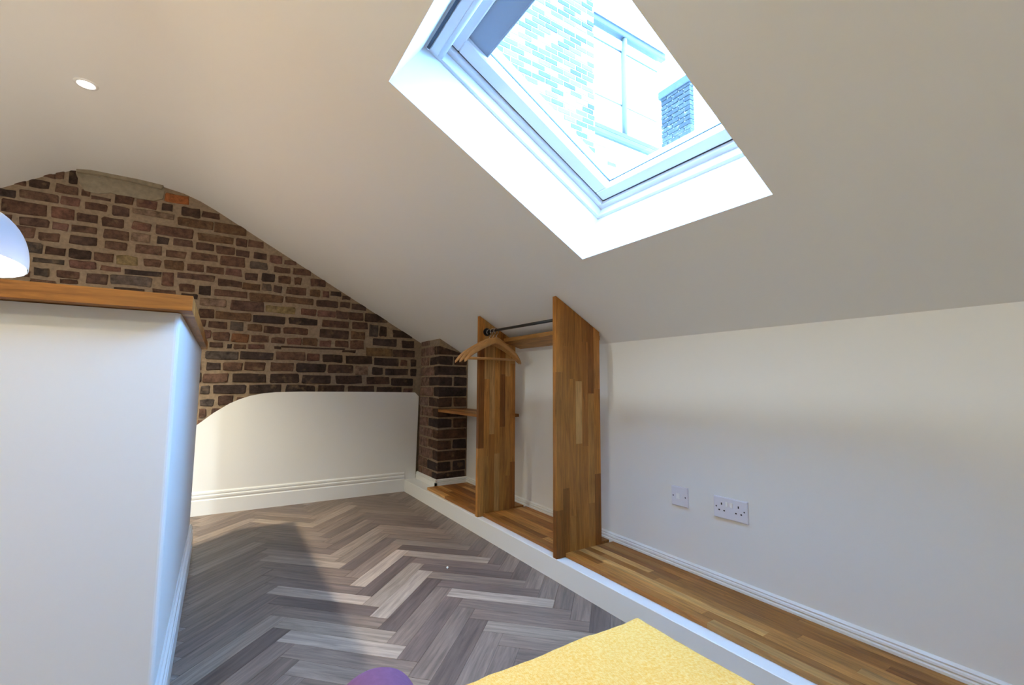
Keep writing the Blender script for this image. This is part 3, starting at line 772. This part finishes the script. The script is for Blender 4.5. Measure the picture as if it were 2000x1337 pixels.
downlight(-0.610, 0.35, 2.3235, 'added unseen fill spotlight in the ceiling above the bed', DOWN_W*0.24, (1.0, 0.80, 0.46))  # extra spotlight out of view, added to brighten the room

lx, ly, lz = -0.596, 1.73, 1.2406
tl = empty('pendant_lamp', (lx, ly, 2.32)); tag(tl, 'white dome pendant lamp lit above the oak capping', 'lamp')
def lamp_obj(name, bm, mat, mtx=None, smooth=True):
    if mtx is not None: bm.transform(mtx)
    o = from_bm(name, bm, mat, smooth=smooth); adopt(o, tl); return o
bm = bmesh.new(); lathe(bm, [(.001, 2.285), (.03, 2.287), (.045, 2.30), (.047, 2.322)], 32)
lamp_obj('ceiling_rose', bm, M_SHADE, Matrix.Translation((lx, ly, 0)))
bm = bmesh.new(); tube(bm, [(lx, ly, 2.29), (lx, ly, lz+.195)], .0035, 8)
lamp_obj('cord', bm, M_SHADE)
bm = bmesh.new(); lathe(bm, [(.001, lz+.205), (.016, lz+.202), (.022, lz+.170), (.026, lz+.150), (.001, lz+.148)], 24)
lamp_obj('lamp_holder', bm, M_SHADE, Matrix.Translation((lx, ly, 0)))
TILT = Matrix.Translation((lx, ly, lz)) @ Matrix.Rotation(.050, 4, 'Y') @ Matrix.Rotation(-.142, 4, 'X')
bm = bmesh.new()
RD, HD = .1355, .160
outer = [(RD*math.cos(t)**.9 if t < 1.5 else .02, HD*math.sin(t)) for t in [i*1.44/14 for i in range(15)]]
inner = [(max(r-.003, .001), max(z-.003, 0)) for r, z in outer]
lathe(bm, outer[::-1], 48)
sh = lamp_obj('shade', bm, M_SHADE, TILT)
bm = bmesh.new(); lathe(bm, inner, 48); bm.transform(TILT)
o = from_bm('shade_lining', bm, M_SHADE_IN, smooth=True); o.parent = sh; o.matrix_parent_inverse = Matrix.Identity(4)
bm = bmesh.new(); bmesh.ops.create_uvsphere(bm, u_segments=24, v_segments=12, radius=.042)
lamp_obj('bulb', bm, M_BULB, TILT @ Matrix.Translation((0, 0, .062)))
ld = bpy.data.lights.new('bulb_glow', 'POINT'); ld.energy = LAMP_W; ld.color = (.86, .97, 1); ld.shadow_soft_size = .05
lo = bpy.data.objects.new('glow', ld); COL.objects.link(lo); lo.location = TILT @ Vector((0, 0, .03)); adopt(lo, tl)

# unseen fill lamp, added left of the bed to lift the room's brightness
fx, fy = -1.35, 0.70
bl = empty('added_fill_lamp', (fx, fy, 0)); tag(bl, 'added unseen fill lamp with a slim stand and upturned white shade left of the bed', 'lamp')
bm = bmesh.new(); lathe(bm, [(.001, .0), (.13, .0), (.13, .015), (.02, .025), (.011, .04), (.011, 1.42), (.001, 1.42)], 32); from_bm('stand', bm, M_BLACK, bl, smooth=True)
bm = bmesh.new(); lathe(bm, [(.02, 1.40), (.07, 1.43), (.14, 1.50), (.137, 1.50), (.068, 1.435), (.02, 1.405)], 40); from_bm('shade', bm, M_SHADE, bl, smooth=True)
bm = bmesh.new(); bmesh.ops.create_uvsphere(bm, u_segments=20, v_segments=10, radius=.03); bm.transform(Matrix.Translation((0, 0, 1.47))); from_bm('bulb', bm, M_BULB, bl, smooth=True)
ld = bpy.data.lights.new('added_fill_glow', 'POINT'); ld.energy = FILL_LAMP_W; ld.color = (1, .90, .62); ld.shadow_soft_size = .04
lo = bpy.data.objects.new('glow', ld); COL.objects.link(lo); lo.location = (0, 0, 1.55); lo.parent = bl

# ================================================================== BED
BX0, BX1, BYF = -0.70, 0.686, 0.633
bed = empty('double_bed', (0, -.4, 0)); tag(bed, 'double bed with white mattress in the foreground', 'bed')
adopt(box('bed_base', (BX0+.05, YB+.06, .12), (BX1-.05, BYF-.05, .28), M_LINEN, bev=.02, seg=2), bed)
for xx in (BX0+.1, BX1-.16):
    for yy in (YB+.12, BYF-.18):
        adopt(box('leg', (xx, yy, 0), (xx+.06, yy+.06, .12), M_BLACK, bev=.004), bed)
adopt(box('mattress', (BX0+.02, YB+.05, .28), (BX1-.022, BYF-.022, .482), M_LINEN, bev=.035, seg=4), bed)
# throw: a draped cloth sheet over the foot of the bed
nx, ny = 70, 60
bm = bmesh.new(); grid = []
X0, X1, Y0, Y1 = 0.235, BX1, -0.35, BYF
hang = 0.22
def fold(t, lim):                              # arc length past an edge -> (out, down)
    r = .02
    if t <= lim: return t, 0
    q = t-lim
    if q < r*1.5708: return lim + r*math.sin(q/r), r*(1-math.cos(q/r))
    return lim + r, r + (q-r*1.5708)
for i in range(nx+1):
    rowv = []
    for j in range(ny+1):
        a = X0 + (X1-.02+hang-X0)*i/nx; c = Y0 + (Y1-.02+hang-Y0)*j/ny
        x, dx = fold(a, X1-.02); y, dy = fold(c, Y1-.02)
        d = max(dx, dy) if min(dx, dy) <= 0 else math.hypot(dx, dy)
        z = .500 - min(d, .30)
        z += .004*noise.noise(Vector((a*9, c*9, 3))) + .0015*noise.noise(Vector((a*40, c*40, 1)))
        if dx > .01: x += .008*math.sin(c*22)*min(1, dx*8)
        if dy > .01: y += .008*math.sin(a*20)*min(1, dy*8)
        x -= .014*max(0, (BYF-.02-c))*0
        rowv.append(bm.verts.new((x, y, z)))
    grid.append(rowv)
for i in range(nx):
    for j in range(ny): bm.faces.new((grid[i][j], grid[i+1][j], grid[i+1][j+1], grid[i][j+1]))
th = from_bm('throw_blanket', bm, M_THROW, smooth=True)
md = th.modifiers.new('thickness', 'SOLIDIFY'); md.thickness = .008; md.offset = -1
tag(th, 'flecked yellow woven throw over the corner of the bed', 'blanket')
# purple bolster: a soft roll with a domed end
bm = bmesh.new(); pr = []
R0, L0 = .052, .34
for k in range(9): a_ = k/8*math.pi/2; pr.append((max(R0*math.sin(a_), .0008), .030*(1-math.cos(a_))))
pr += [(R0*1.01, .10), (R0*1.02, .17), (R0*1.01, .24)]
for k in range(9): a_ = math.pi/2*(1-k/8); pr.append((max(R0*math.sin(a_), .0008), L0-.030*(1-math.cos(a_))))
lathe(bm, pr, 36)
for vv in bm.verts: vv.co += vv.co.normalized()*.002*noise.noise(vv.co*30)
bm.transform(Matrix.Rotation(math.pi/2, 4, 'X'))
cu = from_bm('purple_bolster', bm, M_PURPLE, smooth=True)
cu.location = (0.178, 0.600, .482+R0*1.02); cu.rotation_euler = (0, 0, -.12)
tag(cu, 'soft purple bolster cushion on the bed left of the yellow throw', 'cushion')
# crumb on the floor
bm = bmesh.new(); bmesh.ops.create_icosphere(bm, subdivisions=2, radius=.006)
for vv in bm.verts: vv.co *= 1+.35*noise.noise(vv.co*400)
pc = from_bm('plaster_crumb', bm, M_WALL); pc.location = (1.017, 2.185, .0055)
tag(pc, 'tiny white plaster crumb lying on the herringbone floor', 'crumb')

# ================================================================== OUTSIDE THE SKYLIGHT
M_XB, _nt, _b = new_mat('weathered_outer_brick'); _oi = N(_nt, 'ShaderNodeObjectInfo')
_nt.links.new(_oi.outputs['Color'], _b.inputs['Base Color']); _b.inputs['Roughness'].default_value = .9
M_XM = plain('pale_outer_mortar', (0.5, 0.48, 0.45), .95)
M_XR = plain('white_render', (0.75, 0.75, 0.75), .9)
M_XG = plain('dark_gutter_board', (0.009, 0.009, 0.012), .5)
M_XP = plain('grey_downpipe', (0.05, 0.045, 0.03), .5)
M_XS = plain('blue_slate', (0.014, 0.014, 0.016), .6)
M_XC = brick_mat('chimney_brick')
NY = 5.0
nw = empty('neighbour_gable', (3.4, NY, 0)); tag(nw, 'tall brick gable of the neighbouring house through the skylight', 'building')
adopt(box('masonry', (1.95, NY+.008, 0), (4.71, NY+.35, 9.5), M_XM), nw)
rng = random.Random(17); cand = []
z = 2.6; row = 0
while z < 7.4:
    x = 1.97 - (row % 2)*.11
    while x < 4.70:
        x0, x1 = max(x, 1.96), min(x+.222, 4.705)
        if x1-x0 > .05:
            d = Vector(((x0+x1)/2, NY, z+.035))-CAMP; dz = d.dot(FWD)
            u, vv = 1000+FPX*d.dot(RGT)/dz, 668.5-FPX*d.dot(UPV)/dz
            inside = 930 < u < 1175 and -60 < vv < 400 and (vv-90) < (u-930)*1.15+40 and u > 1045-vv*.92-40
            cand.append((0 if inside else 1, x0, x1, z))
        x += .236
    z += .087; row += 1
cand.sort(key=lambda c: c[0]); cnt = 0
rest = bmesh.new()
for ins, x0, x1, z in cand:
    if ins == 0 and cnt < 300:
        o = box('brick', (x0, NY-rng.uniform(.0, .006), z), (x1, NY+.03, z+.072), M_XB, bev=.004); k = rng.choice((.35, .5, .8, 1.2, 2.0, 3.0)); o.color = (.045*k, .038*k, .026*k, 1)
        adopt(o, nw); cnt += 1
    else: bm_box(rest, (x0, NY, z), (x1, NY+.03, z+.072))
o = from_bm('more_bricks', rest, M_XB); o.color = (.06, .05, .035, 1); adopt(o, nw); o['kind'] = 'stuff'
HY = 6.5
hs = empty('rendered_house', (7, HY, 0)); tag(hs, 'white rendered house with a dark gutter and downpipe beyond the skylight', 'building')
adopt(box('wall', (4.2, HY, 6.0), (8.05, HY+3, 8.45), M_XR), hs)
adopt(box('lower_wall', (4.2, HY-.02, 0), (8.6, HY+3, 5.75), M_XM), hs)
adopt(box('gutter', (4.4, HY-.16, 8.33), (8.2, HY-.01, 8.50), M_XG, bev=.03, seg=2), hs)
adopt(box('string_course', (4.4, HY-.03, 8.07), (8.05, HY, 8.09), M_XG), hs)
adopt(box('sill_line', (4.4, HY-.03, 6.85), (8.0, HY, 6.87), M_XP), hs)
bm = bmesh.new(); tube(bm, [(6.92, HY-.09, 8.40), (6.92, HY-.09, 8.2), (6.92, HY-.06, 8.0), (6.92, HY-.06, 6.15)], .055, 14)
adopt(from_bm('downpipe', bm, M_XP, smooth=True), hs)
adopt(mesh('roof', [(4.2, HY-.2, 8.5), (8.2, HY-.2, 8.5), (8.2, HY+1.5, 9.6), (4.2, HY+1.5, 9.6), (4.2, HY-.2, 8.46), (8.2, HY-.2, 8.46)], [(0, 1, 2, 3), (0, 1, 5, 4)], M_XR), hs)
adopt(box('lower_coping', (4.3, HY-.22, 5.98), (8.1, HY+.0, 6.10), M_XS, bev=.02), hs)
adopt(box('lower_gutter', (4.3, HY-.30, 5.82), (7.9, HY-.18, 5.95), M_XG, bev=.03), hs)
for k in range(8):
    adopt(box('brick', (5.0+k*.36, HY-.03, 5.0+((k*7) % 5)*.14), (5.23+k*.36, HY, 5.075+((k*7) % 5)*.14), M_XB), hs).color = (.05, .042, .03, 1)
ch = empty('chimney_stack', (6.25, 4.5, 3.5)); tag(ch, 'old brick chimney stack rising beyond the skylight', 'chimney')
o = box('mortar_core', (6.02, 4.235, 0.0), (6.5, 4.765, 5.80), M_XM); adopt(o, ch)
z = 3.6; row = 0; rng = random.Random(2)
while z < 5.84:
    y = 4.22-(row % 2)*.1
    while y < 4.77:
        y0, y1 = max(y, 4.22), min(y+.21, 4.78)
        if y1-y0 > .03:
            o = box('brick', (6.0, y0, z), (6.11, y1, z+.068), M_XC, bev=.004); k = rng.uniform(.6, 1.3)
            o.color = (.020*k, .020*k, .019*k, 1); adopt(o, ch)
        y += .222
    z += .08; row += 1
adopt(box('oversailing_course', (5.97, 4.19, 5.72), (6.53, 4.81, 5.86), M_XS, bev=.01), ch)
bm = bmesh.new(); lathe(bm, [(.10, 5.86), (.085, 6.15), (.10, 6.18), (.08, 6.18), (.07, 5.9)], 20); bm.transform(Matrix.Translation((6.25, 4.34, 0)))
adopt(from_bm('chimney_pot', bm, M_XC, smooth=True), ch)
